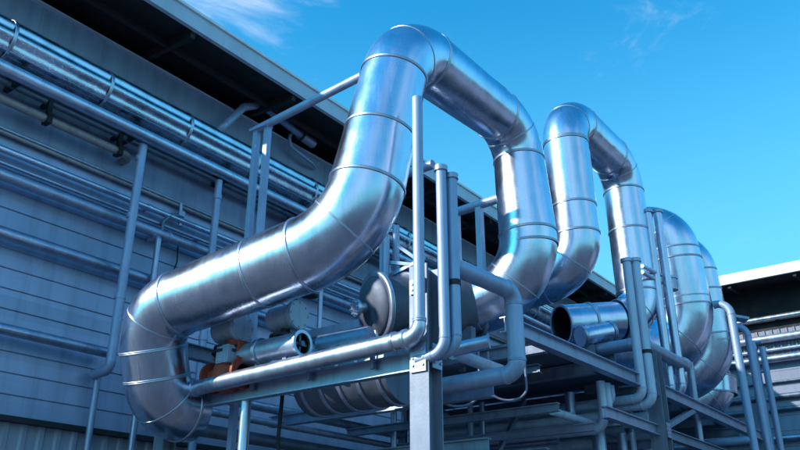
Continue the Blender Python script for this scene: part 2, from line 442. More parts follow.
mb = pipe_mesh([V((a.x, 10.4, a.z)), V((a.x, 10.15, a.z)), V((a.x, 10.15, 0))], .05, R=.08, n=10)
tag(mb.build('pole_pipe', 'wallpipe', origin=(a.x, 10.15, 0)), 'short thin upright pipe just above the big elbow', 'pipe', 'upright pipes by the long factory wall')
# hanging cable and small valve with hose on the wall
a, b, c = PY(178, 246, 10.42), PY(177, 262, 10.42), PY(172, 275, 10.42)
tag(pipe_mesh([PY(177, 238, 10.42), a, b, c, PY(171, 290, 10.44)], .012, R=.05, n=6, collars=False).build('cable', 'black', origin=a), 'thin dark cable hanging on the wall above the duct shoulder', 'cable')
vt = thing('hose_valve', 'small wall valve with a curved hose beside the thin conduits', 'valve', PY(181, 215, 10.3))
mb = pipe_mesh([PY(181, 204, 10.38), PY(180, 226, 10.38)], .035, n=10); mb.box(PY(180.5, 214, 10.36), (.12, .1, .1)); mb.build('valve_body', 'galv', vt)
pipe_mesh([PY(180, 216, 10.34), PY(171, 215, 10.34), PY(163, 222, 10.34), PY(161, 240, 10.36)], .032, R=.09, n=8, collars=False).build('hose', 'dull', vt)

# gooseneck vent under the eave and its little loop
gn = thing('gooseneck_vent', 'bent pale vent pipe sticking up before the dark eave', 'vent pipe', PY(218, 131, 10.35))
Yg = 10.2
pipe_mesh([PY(214, 137, 10.45), PY(218, 131, Yg), PY(244, 107, Yg), PY(262, 105, Yg), PY(303, 137, Yg)], .075, R=.2, n=16).build('vent_pipe', 'paint', gn)
mb = MB(); sweep(mb, [PY(299, 134, Yg), PY(313.5, 144, Yg)], .10, 16); e = mb.build('vent_cap', 'galv', gn)
mb = MB(); sweep(mb, [PY(300, 135, Yg), PY(302, 136.5, Yg)], .107, 16); mb.build('clamp', 'black', e)
tag(pipe_mesh([PY(294, 131, 10.4), PY(289.5, 136, 10.3), PY(290, 146, 10.3), PY(312, 163, 10.3), PY(316, 168, 10.44)], .035, R=.14, n=10).build('loop_pipe', 'paint', origin=PY(300, 150, 10.3)), 'small looped pipe hanging below the vent cap on the eave', 'pipe')

# ------------------------------------------------------------------ big insulated ducts
def duct(name, label, pts, rs, R, extra=(), cat='duct', group='big silver ducts bent over the pipe rack', mat='jacket', open_end=None, n=56, ends=(True, True)):
    rs = rs if isinstance(rs, (list, tuple)) else [rs]*len(pts); r = rs[0]; corner = 0
    base = V(pts[0]).copy(); zmin = min(V(p).z for p in pts)
    t = thing(name, label, cat, (base.x, base.y, zmin-r), group)
    segs = segments(pts, R); x = None; seams = []
    for i, (k, l) in enumerate(segs):
        mb = MB()
        if k == 'e': corner += 1; r = r2 = rs[corner]
        else: r = rs[corner]; r2 = rs[corner+1]
        x = sweep(mb, l, r, n, (i == 0 and ends[0], i == len(segs)-1 and ends[1] and not open_end), x, r2=r2)
        pr = mb.build('elbow' if k == 'e' else 'straight_section', mat, t)
        if k == 's':
            L = (l[1]-l[0]).length; d = (l[1]-l[0]).normalized()
            # lapped lengthwise seam of the jacket
            s_ = MB(); off = (x*.3+d.cross(x)*-.95).normalized()
            tang = d.cross(off).normalized()
            s_.box((l[0]+l[1])/2+off*((r+r2)/2+.001-abs(r-r2)*.3), (L*.8, .03, .006), (d, tang, off)); s_.build('lap_seam', mat, pr)
            if i > 0: seams.append((l[0], d, r))
            if i < len(segs)-1: seams.append((l[1], d, r2))
        else:
            # gored elbow: a hairline ring half way
            j = len(l)//2; seams.append((l[j], (l[j+1]-l[j-1]), r, 1))
    for p_, q_, f in extra:
        ia = [V(p) for p in pts].index(p_); ib = [V(p) for p in pts].index(q_)
        seams.append((p_.lerp(q_, f), q_-p_, rs[ia]+(rs[ib]-rs[ia])*f))
    for s in seams:
        b = MB()
        if len(s) == 4: torus_band(b, s[0], s[1], s[2], .022, .006, n)
        else: torus_band(b, s[0], s[1], s[2]+.002, .040, .011, n)
        b.build('seam_band', 'band', t)
    return t, segs
YD = 5.15
Kab = at(355, 236, 9.2); K1 = at(402, 44, 10.4); K2 = at(515, 129, 12.55); D3 = V((K2.x+.12, YD-.14, zfor(K2.x+.12, YD-.14, 290)))
L1 = at(150, 314, 10.15); L2 = at(160, 405, 10.05)
low_end = V((L2.x+.52, L2.y+.02, L2.z))
VES_A = at(376, 308, 11.1)         # head end of the vessel
VES_B = at(470, 308, 11.9)
duct('insulated_duct', 'biggest nearest silver duct, rising from a low elbow and arching against the sky',
     [low_end, L2, L1, Kab, K1, K2, D3, VES_B-(VES_B-D3).normalized()*-.05], [.40, .41, .415, .46, .425, .39, .43, .45],
     [0, .48, .55, .95, .62, .58, .95, 0], extra=((L1, Kab, .56), (Kab, K1, .50), (K2, D3, .75)))
# vessel
vd = (VES_A-VES_B).normalized()
vs = thing('horizontal_vessel', 'round metal vessel with a domed end beside the tall steel column', 'vessel', V((VES_B.x, VES_B.y, 4.3)))
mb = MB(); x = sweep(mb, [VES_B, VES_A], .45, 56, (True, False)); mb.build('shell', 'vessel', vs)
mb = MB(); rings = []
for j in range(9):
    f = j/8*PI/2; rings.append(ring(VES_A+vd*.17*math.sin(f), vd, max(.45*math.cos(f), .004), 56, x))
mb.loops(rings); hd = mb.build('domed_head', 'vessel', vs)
for p in (VES_A, VES_A-vd*.5, VES_B): 
    b = MB(); torus_band(b, p, vd, .45, .07, .07, 56); b.build('flange_ring', 'band', vs)
nz = VES_A+vd*.14
mb = MB(); sweep(mb, [nz-vd*.06, nz+vd*.14], .075, 20); sweep(mb, [nz+vd*.14, nz+vd*.19], .12, 20)
for k in range(8):
    q = ring(nz+vd*.2, vd, .095, 8)[k]; sweep(mb, [q-vd*.02, q+vd*.02], .014, 6)
mb.build('nozzle', 'pipe', hd)
dn = nz+vd*.05+rt*.1
mb = pipe_mesh([nz+vd*.02, nz+rt*.14-up*.06, nz+rt*.14+V((0, 0, -.55))], .05, R=.08, n=12); mb.build('drain_elbow', 'pipe', hd)
for f in (.15, .8):
    c = VES_A.lerp(VES_B, f); b = MB(); b.box((c.x, c.y, (4.3+c.z-.35)/2+.0), (.12, .7, max(.1, c.z-.35-4.3))); b.build('saddle', 'beam', vs)

# second arch
E1 = PY(562, 113, YD); E2 = PY(620, 166, YD)
E1.z = E2.z = (E1.z+E2.z)/2
Eb = V((E1.x+.15, YD, zfor(E1.x+.1, YD, 270)))
run = (VES_B-D3).normalized()
Gb = V((E2.x+.1, YD, zfor(E2.x, YD, 318)))
OP = at(561, 325, 14.7)
duct('insulated_duct', 'second silver arch, just right of the nearest one and turning behind it', 
     [Eb+run*2.0, Eb, E1, E2, Gb, Gb+(OP-Gb)*.25], .40, [0, .72, .62, .62, .6, 0], extra=((E1, Eb, .22), (E1, Eb, .62), (E2, Gb, .45)))
# the open-ended side branch the second arch turns into
od = (OP-Gb).normalized(); ob = Gb+(OP-Gb)*.25
t = thing('open_duct_branch', 'short horizontal silver duct with a black open mouth on the rack', 'duct', (OP.x, OP.y, OP.z-.4))
mb = MB(); x = sweep(mb, [ob, OP], .37, 48, (False, False)); mb.build('duct_shell', 'jacket', t)
mb = MB(); sweep(mb, [OP-od*.02, OP-od*.9], .345, 48, (False, True)); mb.build('duct_inside', 'inside', t)
mb = MB(); a0, a1 = ring(OP, od, .385, 48, x), ring(OP, od, .34, 48, x); b0, b1 = ring(OP-od*.04, od, .385, 48, x), ring(OP-od*.04, od, .34, 48, x)
mb.loops([b0, a0, a1, b1], smooth=False); mb.build('mouth_rim', 'pipe', t)
b = MB(); torus_band(b, ob+(OP-ob)*.55, od, .37, .06, .02, 48); b.build('seam_band', 'band', t)
# smaller capped cylinder in front of it
a = at(580, 337, 14.0); c = at(612, 331, 14.3)
t = thing('filter_canister', 'small silver canister lying in front of the open mouthed duct', 'canister', (a.x, a.y, 4.4))
mb = MB(); d = (c-a).normalized(); x = sweep(mb, [a, c], .175, 32); mb.build('canister_body', 'jacket', t)
for e_ in (a+d*.04, c-d*.04):
    b = MB(); torus_band(b, e_, d, .175, .06, .02, 32); b.build('end_ring', 'band', t)
mb = MB(); sweep(mb, [c-d*.01, c+d*.03], .13, 24); mb.build('end_hole_shade', 'inside', t)  # raised near-black disc painted in for the shade of an opening
for f in (.2, .8):
    q = a.lerp(c, f); b = MB(); b.box((q.x, q.y, (q.z-.18+4.38)/2), (.06, .25, max(.06, q.z-.18-4.38))); b.build('foot', 'beam', t)

# third and fourth arches
ZB = 3.2
T1 = PY(644, 231, YD); T2 = PY(669, 226, YD); T2b = V((T2.x+.35, YD, zfor(T2.x+.3, YD, 347)))
duct('insulated_duct', 'third silver duct, a fat hooked bend behind the tall thin standpipes',
     [V((T2.x-.1, YD+.72, T2.z)), T2, T2b, T2b+V((-.9, 1.9, -.1))], [.54, .56, .60, .60], [0, .62, .9, 0], extra=((T2, T2b, .3), (T2, T2b, .62)))
U2 = PY(689, 249, YD); U1 = V((U2.x-1.9, YD, U2.z))
U2b = V((U2.x+.5, YD, zfor(U2.x+.4, YD, 374)))
duct('insulated_duct', 'farthest silver duct, its fat bend standing against the warehouse eave',
     [V((U2.x-.1, YD+.72, U2.z)), U2, U2b, U2b+V((-.9, 1.9, -.1))], [.5, .52, .58, .58], [0, .6, .9, 0], extra=((U2, U2b, .35), (U2, U2b, .75)))
W0 = at(698, 366, 20.6); W1 = at(700, 397, 20.3)
duct('return_bend', 'rounded silver return bend low at the right, below the farthest arch',
     [W0+V((0, 1.6, 0)), W0+V((.3, -.2, 0)), W1+V((.3, -.2, -.1)), W1+V((-.6, 1.6, -.1))], .62, [0, .66, .66, 0], group='big silver ducts bent over the pipe rack')

# ------------------------------------------------------------------ steel rack
X0, YN, YFAR = 6.74, 4.72, 8.95
rack = thing('pipe_rack', 'steel frame of columns and beams carrying the silver ducts', 'steel frame', (X0, YN, 0))
ux, uy, uz = V((1, 0, 0)), V((0, 1, 0)), V((0, 0, 1))
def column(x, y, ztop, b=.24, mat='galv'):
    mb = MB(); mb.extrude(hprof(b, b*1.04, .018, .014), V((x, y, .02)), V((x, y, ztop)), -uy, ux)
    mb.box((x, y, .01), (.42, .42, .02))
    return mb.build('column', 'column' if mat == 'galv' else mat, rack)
def beam(p, q, b=.14, h=.2, mat='beam', kind='h', name='beam'):
    p, q = V(p), V(q); d = (q-p).normalized(); x = d.cross(uz).normalized(); y = x.cross(d)
    mb = MB(); mb.extrude(hprof(b, h, .014, .01) if kind == 'h' else bprof(b, h), p, q, x, y)
    return mb.build(name, mat, rack)
zt = zfor(X0, YN, 268); hzz = zt-.25
column(X0, YN, zt)
ZL = PX(410, 361, X0).z-.02          # lower ring
X2 = PY(658, 410, 4.6).x
Y2 = 4.6
column(X2, Y2, zfor(X2, Y2, 352), .26)
column(X0, YFAR, ZL+.1, .2); column(X2, YFAR, 4.3, .24)
X3 = 20.2
for y in (4.6, YFAR): column(X3, y, 5.2, .24, 'beam')
ZU = zfor(X2, Y2, 388)            # deck beam level
beam((X0+.01, YN+.14, ZL), (X0+.01, YFAR-.12, ZL), .12, .2, 'galv')
beam((PY(505, 332, YN).x, YN, ZU), (X2-.15, Y2, ZU), .14, .2, 'galv')
beam((X2+.15, Y2, ZU), (X3-.15, Y2, ZU), .14, .2, 'galv')
beam((X0, YFAR, ZU), (X3, YFAR, ZU), .14, .2)
for x in (9.7, 11.3): beam((x, YN+.08, ZU-.01), (x, YFAR-.08, ZU-.01), .12, .18)
for x in (X2, 15.0, 17.0, 18.8): beam((x, Y2+.16, ZU-.02), (x, YFAR-.16, ZU-.02), .12, .18)
zl2 = PY(632, 421, Y2).z
XL = PY(606, 412, Y2).x
beam((XL, Y2+.02, zl2), (X2-.15, Y2+.02, zl2), .12, .17, 'galv')
beam((X2+.15, Y2+.02, zl2), (X3-.15, Y2+.02, zl2), .12, .17)
# chequer deck between the deck beams
mb = MB(); mb.box(((9.75+X2)/2, (YN+YFAR)/2+.1, ZU+.12), (X2-9.75, YFAR-YN-.25, .03)); mb.build('deck_plate', 'dull', rack)
mb = MB(); mb.box(((X2+X3)/2, (YN+YFAR)/2+.1, ZU+.12), (X3-X2-.5, YFAR-YN-.4, .03)); mb.build('deck_plate', 'dull', rack)
beam((X2+.1, Y2, zl2+.05), (X2+1.9, Y2, ZU-.1), .09, .09, 'beam', 'b', 'brace')
def plate(c, size, nb, ax):
    mb = MB(); mb.box(c, size); c = V(c)
    n_ = V((0, 0, 0)); n_[ax] = 1
    o_ = [i for i in range(3) if i != ax]
    for a_ in (-1, 1):
        for b_ in range(nb):
            q = c.copy(); q[o_[0]] += a_*size[o_[0]]*.32; q[2] += (b_-(nb-1)/2)*size[2]*.8/nb
            sweep(mb, [q-n_*(size[ax]/2+.014), q+n_*(size[ax]/2+.014)], .016, 6)
    return mb.build('gusset_plate', 'galv', rack)
plate((X0-.14, YN, ZL), (.016, .2, .3), 3, 0)
plate((X0-.14, YN, hzz), (.016, .2, .16), 2, 0)
plate((X0+.02, YN-.128, ZL+.02), (.17, .016, .26), 3, 1)
plate((X2-.15, Y2, ZU-.02), (.016, .22, .3), 3, 0)
plate((X2, Y2-.14, zl2), (.18, .016, .24), 3, 1)
def tube_post(px, py, X, ztop, r=.06, mat='pipe'):
    p = PX(px, py, X); mb = MB(); sweep(mb, [V((p.x, p.y, 0)), V((p.x, p.y, ztop))], r, 16); return mb.build('tube_post', mat, rack)
tube_post(244, 425, X0+.05, ZL-.1)
tube_post(621, 430, X2-.3, zl2+.0, .075, 'galv')
# lower storey of beams in the shade
beam((X0+.15, YFAR-.2, 2.72), (X2, YFAR-.2, 2.72), .14, .18)
for x, z in ((8.3, 2.95), (9.8, 3.0), (11.4, 3.1)): beam((x, YN+.2, z), (x, YFAR-.3, z), .12, .16)

# ------------------------------------------------------------------ small pipes on the rack
XH = X0-.25
hy = 4.62
hz = PX(432, 334, XH).z
hend = PX(187, 390, XH)
ztop = zfor(XH, hy, 98)
t = thing('header_pipe', 'long straight pipe along the front of the rack, turning up into a tall thin riser', 'pipe', (XH, hend.y, hend.z))
sg = segments([V((XH, hend.y, hend.z+.0)), V((XH, hy, hz)), V((XH, hy, ztop))], .16)
mb = MB(); sweep(mb, sg[0][1], .098, 28); torus_band(mb, sg[0][1][0]+uy*-.1, uy, .098, .16, .010, 28); mb.build('header', 'pipe', t)
mb = MB(); sweep(mb, sg[1][1], .098, 28, r2=.066); 
torus_band(mb, sg[1][1][0]+uy*.02, uy, .098, .05, .012, 28); torus_band(mb, sg[1][1][0]+uy*.16, uy, .098, .04, .008, 28); mb.build('elbow', 'pipe', t)
mb = MB(); sweep(mb, sg[2][1], .062, 20); torus_band(mb, sg[2][1][0]+uz*.02, uz, .064, .05, .01, 20); mb.build('riser', 'paint', t)
# saddle clips between header and beam
for k in range(4):
    y = 5.4+k*.95; b = MB(); b.box((XH+.12, y, hz-.03), (.2, .05, .05)); b.box((XH+.2, y, (hz+ZL)/2), (.04, .05, abs(hz-ZL)+.02)); b.build('pipe_clip', 'beam', t)

def small(name, label, pts, r, mat='pipe', R=None, cat='pipe', group='small pipes on the rack', clamp=None, n=20, cap=None):
    t = thing(name, label, cat, min(pts, key=lambda p: V(p).z), group)
    if cap is None: cap = name == 'standpipe'
    segs = segments(pts, R or r*2.3); x = None
    for i, (k, l) in enumerate(segs):
        mb = MB(); x = sweep(mb, l, r, n, (i == 0, i == len(segs)-1), x)
        d = (l[1]-l[0]).normalized(); e = (l[-1]-l[-2]).normalized()
        if k == 'e': torus_band(mb, l[0], d, r, r*.35, r*.07, n); torus_band(mb, l[-1], e, r, r*.35, r*.07, n)
        mb.build('elbow' if k == 'e' else 'pipe_run', mat, t)
    if cap:
        c = V(pts[0]); mb = MB(); sweep(mb, [c-uz*.005, c+uz*.03], r*1.3, n); sweep(mb, [c+uz*.03, c+uz*.055], r*1.3, n); sweep(mb, [c+uz*.055, c+uz*.08], r*.5, 6); mb.build('end_flange', 'galv', t)
    if clamp:
        for c, d in clamp:
            mb = MB(); sweep(mb, [c-d*.03, c+d*.03], r*1.15, n); mb.build('clamp', 'black', t)
    return t
Ys = 4.42
a = PY(444, 172, Ys); b = PY(445, 352, Ys); xv = b.x
small('standpipe', 'left of the two riser pipes that curl under at the tall column', [V((xv, Ys, zfor(xv, Ys, 171))), V((xv, Ys, b.z)), V((xv-.02, Ys+.34, b.z-.04))], .06, R=.17, mat='paint')
Ys3 = 4.36; b = PY(456.5, 350, Ys3); xv = b.x
small('standpipe', 'right of the two riser pipes at the tall column, with a black clamp', [V((xv, Ys3, zfor(xv, Ys3, 179))), V((xv, Ys3, b.z)), V((xv-.02, Ys3+.4, b.z-.04))], .06, R=.17, mat='paint',
      clamp=[(V((xv, Ys3, zfor(xv, Ys3, 283))), uz)])
Yv = 4.42
a = PY(451, 264, Yv+.1); b = PY(513, 293, Yv); a.z = b.z = (a.z+b.z)/2
c = V((b.x, Yv, zfor(b.x, Yv, 373)))
e = PX(432, 387, b.x)
small('crank_pipe', 'stout pipe stepping out from the risers, down, and back under the rack', [a, b, c, V((b.x, e.y, c.z-.02))], .105, R=.16, mat='paint', n=24)
# stub with flange beside
a = at(452, 350, 9.7); b = at(489, 342, 9.6)
small('stub_pipe', 'short horizontal stub pipe left of the crank pipe drop', [a, b], .085)
# right-hand group: two pairs of standpipes
def stand(label, top, bot, X, r, yend, clampy=None, R=None, mat='pipe', drop=0):
    p = PX(*bot, X); y = p.y
    return small('standpipe', label, [V((X, y, zfor(X, y, top[1]))), V((X, y, p.z)), V((X+.02, yend, p.z-drop))], r, R=R or r*2.2, mat=mat,
                 clamp=[(V((X, y, zfor(X, y, clampy))), uz)] if clampy else None)
stand('left standpipe of the front pair at the right column, bending into a long low pipe', (629, 262), (643, 398), 12.6, .075, 8.6, mat='pale')
stand('right standpipe of the front pair at the right column, with a black clamp', (638, 262), (653, 404), 12.75, .08, 8.6, 352, mat='pale')
stand('left of the two tallest standpipes before the third arch', (645, 213), (672, 396), 14.6, .085, 5.6)
stand('right of the two tallest standpipes before the third arch', (659, 213), (683, 394), 14.95, .085, 5.6)
# cross ties of the standpipes
def tie(label, p, q, r, mat='pipe', name='tie_bar', cat='bar'):
    mb = MB(); sweep(mb, [V(p), V(q)], r, 12); o = mb.build(name, mat, origin=V(p)); return tag(o, label, cat, 'tie bars of the standpipes')
tie('upper short tie bar right of the front standpipe pair', at(642, 266, 14.9), at(661, 275, 15.6), .04)
tie('lower short tie bar right of the front standpipe pair', at(642, 272, 14.9), at(661, 283, 15.6), .04)
tie('level tie joining the tops of the two tallest standpipes', at(648, 214.5, 17.2), at(661, 213, 17.4), .06)
mb = MB()
c = at(671, 285, 16.6); sweep(mb, [c-uz*.12, c+uz*.12], .13, 20); sweep(mb, [c-rt*.16, c+rt*.12], .08, 16); sweep(mb, [c+uz*.12, c+uz*.17], .15, 20)
tag(mb.build('pipe_coupling', 'galv', origin=c), 'chunky coupling on the right one of the tallest standpipes', 'coupling')
# level pipes in front of the open duct
a = PX(566, 361, 13.1); b = PX(641, 343, 13.1)
small('level_pipe', 'level pipe running under the open mouthed duct to the standpipes', [V((13.1, a.y, b.z)), V((13.1, b.y-.0, b.z)), V((15.2, b.y-.05, b.z))], .11, R=.2, mat='galv')
# tangle of pipes in the shade below the deck
rnd = random.Random(11)
for k in range(20):
    X = rnd.uniform(9.6, 15.5); z = ZU-.35-rnd.choice((0, .28, .55, .85, 1.15, 1.45))-rnd.uniform(0, .08); r = rnd.choice((.05, .06, .08, .11))
    y0 = rnd.uniform(4.95, 5.6); y1 = rnd.uniform(7.2, 8.7)
    if k % 3 == 0: pts = [V((X, y0, min(ZU-.16, z+.8))), V((X, y0, z)), V((X, y1, z))]
    elif k % 3 == 1: pts = [V((X, y0+.3, z)), V((X, y1, z)), V((X, y1, ZU-.15))]
    else: pts = [V((X-1.6, y0, z)), V((X, y0, z)), V((X, y1, z))]
    mb = pipe_mesh(pts, r, n=14, R=r*2.2)
    tag(mb.build('shaded_pipe', rnd.choice(('pale', 'wallpipe', 'galv', 'pale')), origin=pts[1]), 'pipe in the tangle of dim bent pipes in the shade under the rack deck', 'pipe', 'tangle of shaded pipes under the deck')
for k in range(5):
    x = 10.2+k*1.15
    beam((x, Y2+.3, ZU-.75-.12*(k % 2)), (x, YFAR-.2, ZU-.75-.12*(k % 2)), .09, .12, 'galv' if k % 2 else 'beam')
for p, q in (((11.2, 6.6, ZU-1.3), (12.4, 6.6, ZU-.12)),):
    beam(p, q, .07, .07, 'galv', 'b', 'brace')
for px, py, X, h in ((330, 414, 8.6, .16), (350, 398, 9.9, .12)):
    z = PX(px, py, X).z; beam((X, 5.0, z), (X, YFAR-.05, z), .12, h, 'galv' if X < 9 else 'dull')
for px, py, Y, r, m in ((262, 407, 8.75, .07, 'wallpipe'), (275, 424, 8.6, .05, 'galv'), (268, 441, 8.8, .09, 'dull')):
    z = PY(px, py, Y).z; a_ = V((X0+.15, Y, z))
    tag(pipe_mesh([a_, V((11.8, Y, z)), V((11.8, Y, z+.7))], r, n=14).build('cross_pipe', m, origin=a_),
        {407: 'upper slim pipe running off behind the white tube post under the front beam', 424: 'thinnest pipe behind the white tube post, between two thicker ones', 441: 'lowest and fattest dim pipe behind the white tube post'}[py], 'pipe', 'pipes behind the white tube post')
for k, (row_, X, r) in enumerate(((404, 12.25, .06), (416, 12.05, .08), (429, 11.85, .07))):
    z = zfor(X, 4.95, row_); p0 = V((X, 4.95, z))
    tag(pipe_mesh([V((X, 4.95, ZU-.1)), p0, V((X, 8.7, z))], r, n=16).build('deck_pipe', 'pale', origin=p0),
        ['upper slim pale pipe elbowing down from the deck beam near the right column', 'middle and fattest pale pipe elbowing down from the deck beam near the right column', 'lowest pale pipe elbowing down from the deck beam near the right column'][k], 'pipe', 'pale pipes elbowing below the deck beam')
# long straight runs
for k, (px, py, X, r) in enumerate(((600, 402, 13.5, .09), (600, 424, 13.25, .12), (600, 440, 13.7, .1))):
    p = PX(px, py, X)
    small('low_pipe', ['topmost of three long straight pipes ending behind the right column', 'fattest of three long straight pipes ending behind the right column', 'bottom one of three long straight pipes ending behind the right column'][k],
          [V((X, 4.72, p.z)), V((X, 8.8, p.z))], r, mat='pale', group='long straight pipes below the deck')
# ring hangers hanging below the deck
for k, (px, py, D, s) in enumerate(((457, 391, 10.6, .34), (508, 388, 10.8, .28))):
    c = at(px, py, D); mb = MB(); arc = [c+rt*s*math.cos(PI+PI*j/16)*.9+V((0, 0, s*math.sin(PI+PI*j/16)*.6)) for j in range(17)]
    sweep(mb, arc, .016, 10)
    for e_ in (arc[0], arc[-1]): sweep(mb, [e_, V((e_.x, e_.y, ZU-.05))], .016, 10)
    tag(mb.build('hanger_loop', 'beam', origin=c), ['thin loop hanger left of the crank pipe, under the deck', 'thin loop hanger right behind the crank pipe foot'][k], 'hanger', 'loop hangers below the deck')

# right end: hooked pipes, ladder-like uprights
p = PX(726, 318, 17.6); X = 17.6
q = PX(754, 446, X); y6 = q.y
zt6 = zfor(X, y6, 300)
small('hooked_pipe', 'pale pipe with a hooked top right of the farthest arch', [V((X, y6+.32, zt6-.05)), V((X, y6, zt6)), V((X, y6, .0))], .085, R=.28, mat='paint')
b = PX(704, 443, X)
small('level_pipe', 'low level bar joining the hooked pipe to the rack', [V((X, y6+.02, q.z+.12)), V((X, b.y+.3, q.z+.12))], .08, mat='paint')
X = 19.0; q = PX(768, 448, X)
small('hooked_pipe', 'second hooked pipe, between the first one and the ladder frame', [V((X, q.y+.5, zfor(X, q.y, 324))), V((X, q.y, zfor(X, q.y, 326))), V((X, q.y, 0))], .075, R=.26, mat='paint')
lf = thing('ladder_frame', 'narrow upright frame of pipes standing before the warehouse wall', 'frame', PX(775, 449, 20.5))
X = 20.5
ys = []
for px in (772, 781):
    q = PX(px, 449, X); ys.append(q.y); mb = MB(); sweep(mb, [V((X, q.y, 0)), V((X, q.y, zfor(X, q.y, 341 if px < 775 else 347)))], .075, 14); mb.build('upright', 'paint', lf)
for zz in [zfor(X, ys[0], k) for k in (343, 372, 400, 428)]:
    mb = MB(); sweep(mb, [V((X, ys[0], zz)), V((X, ys[1], zz))], .04, 10); mb.build('rung', 'paint', lf)
c = at(736, 318, 18.6)
mb = MB(); ax = (V((.55, -.8, -.2)).normalized(),); a1 = ax[0]; a2 = V((.8, .6, .0)); a2 = (a2-a1*a2.dot(a1)).normalized()
mb.box(c, (.5, .3, .06), (a1, a2, a1.cross(a2))); mb.box(c-uz*.4+a1*-.1, (.05, .05, .8))
tag(mb.build('bracket_plate', 'paint', origin=c), 'small tilted plate on a stem beside the hooked pipes', 'plate')
small('bent_pipe', 'dark slender pipe curving down before the farthest elbows', [at(676, 362, 16.0), at(684, 347, 16.2), at(690, 366, 16.2), V((at(697, 440, 16.2).x, at(697, 440, 16.2).y, 0))], .075, R=.3, mat='wallpipe')

# clutter on the rack behind the right standpipes
tt = thing('pump_unit', 'dim pump with a finned motor under the deck between the right columns', 'pump', V((15.6, 5.6, ZU+.14)))
mb = MB(); sweep(mb, [V((15.2, 5.4, ZU+.5)), V((15.2, 6.3, ZU+.5))], .3, 28); mb.build('motor', 'galv', tt)
for k in range(9):
    b = MB(); torus_band(b, V((15.2, 5.5+k*.08, ZU+.5)), uy, .3, .03, .03, 28); b.build('fin', 'beam', tt)
b = MB(); b.box((15.2, 5.85, ZU+.18), (.5, .9, .1)); b.build('base', 'beam', tt)

# ------------------------------------------------------------------ guard rail behind the nearest duct
GX = 7.15
rA = PX(258, 129, GX); 
gr = thing('guard_rail', 'pale guard rail of paired box posts and a top rail behind the nearest duct', 'guard rail', (GX, rA.y, 4.0))
rB = PX(362, 76, GX)
for px, py in ((257, 133), (268, 128)):
    q = PX(px, py, GX if px < 260 else GX+.02); mb = MB(); mb.extrude(bprof(.085, .085), V((q.x, q.y, 0)), q, ux, uy)
    mb.box((q.x, q.y, q.z+.01), (.1, .1, .02)); mb.build('post', 'paint', gr)
mb = MB(); sweep(mb, [rA+(rA-rB).normalized()*.05, rB], .062, 16); mb.build('top_rail', 'paint', gr)
q = rA; mb = MB(); mb.box((GX, rA.y-.06, rA.z-.02), (.16, .34, .05)); mb.build('joint_plate', 'paint', gr)
# second rail further along, seen between the two legs of the nearest arch
GX2 = 9.9
a = PX(457, 212, GX2); b = PX(503, 197, GX2)
g2 = thing('guard_rail', 'short guard rail seen between the legs of the nearest arch', 'guard rail', (GX2, a.y, 4.3))
mb = MB(); sweep(mb, [V((GX2, a.y, a.z)), b], .075, 16); mb.build('top_rail', 'paint', g2)
q = PX(479, 205, GX2); mb = MB(); mb.extrude(bprof(.10, .10), V((GX2, q.y, 4.3)), V((GX2, q.y, q.z)), ux, uy); mb.build('post', 'paint', g2)
q = a; mb = MB(); mb.extrude(bprof(.08, .08), V((GX2, q.y, 4.3)), V((GX2, q.y, q.z)), ux, uy); mb.build('post', 'paint', g2)
a = PX(405, 174, 8.9); b = PX(425, 160, 8.9)
g3 = thing('guard_rail', 'stub of rail between the nearest duct and the tall thin riser', 'guard rail', (8.9, a.y, 4.3))
mb = MB(); sweep(mb, [V((8.9, a.y+.5, a.z)), V((8.9, b.y-.15, a.z))], .075, 16); mb.build('top_rail', 'paint', g3)
mb = MB(); mb.extrude(bprof(.08, .08), V((8.9, a.y+.42, 4.3)), V((8.9, a.y+.42, a.z)), ux, uy); mb.build('post', 'paint', g3)
# posts and braces behind the vessel
p = at(386, 250, 11.9); q = at(396, 262, 12.0)
bs = thing('brace_stand', 'thin stand with slanting braces above the domed vessel', 'stand', (p.x, p.y, 4.3))
for c, zz in ((p, 250), (q, 240)):
    mb = MB(); sweep(mb, [V((c.x, c.y, 4.3)), V((c.x, c.y, zfor(c.x, c.y, zz-14)))], .055, 12); mb.build('post', 'paint', bs)
for s, e in (((384, 262), (426, 266)), ((398, 246), (426, 266)), ((384, 279), (425, 258))):
    mb = MB(); s_, e_ = at(*s, 11.9), at(*e, 11.6); d = (e_-s_).normalized(); xx_, yy_ = frame_for(d); mb.extrude(bprof(.05, .05), s_, e_, xx_, yy_); mb.build('brace', 'paint', bs)
mb = MB(); c = at(393, 272, 12.0); sweep(mb, [c-uz*.14, c+uz*.14], .085, 14); sweep(mb, [c-rt*.13, c], .05, 12); mb.build('fitting', 'galv', bs)

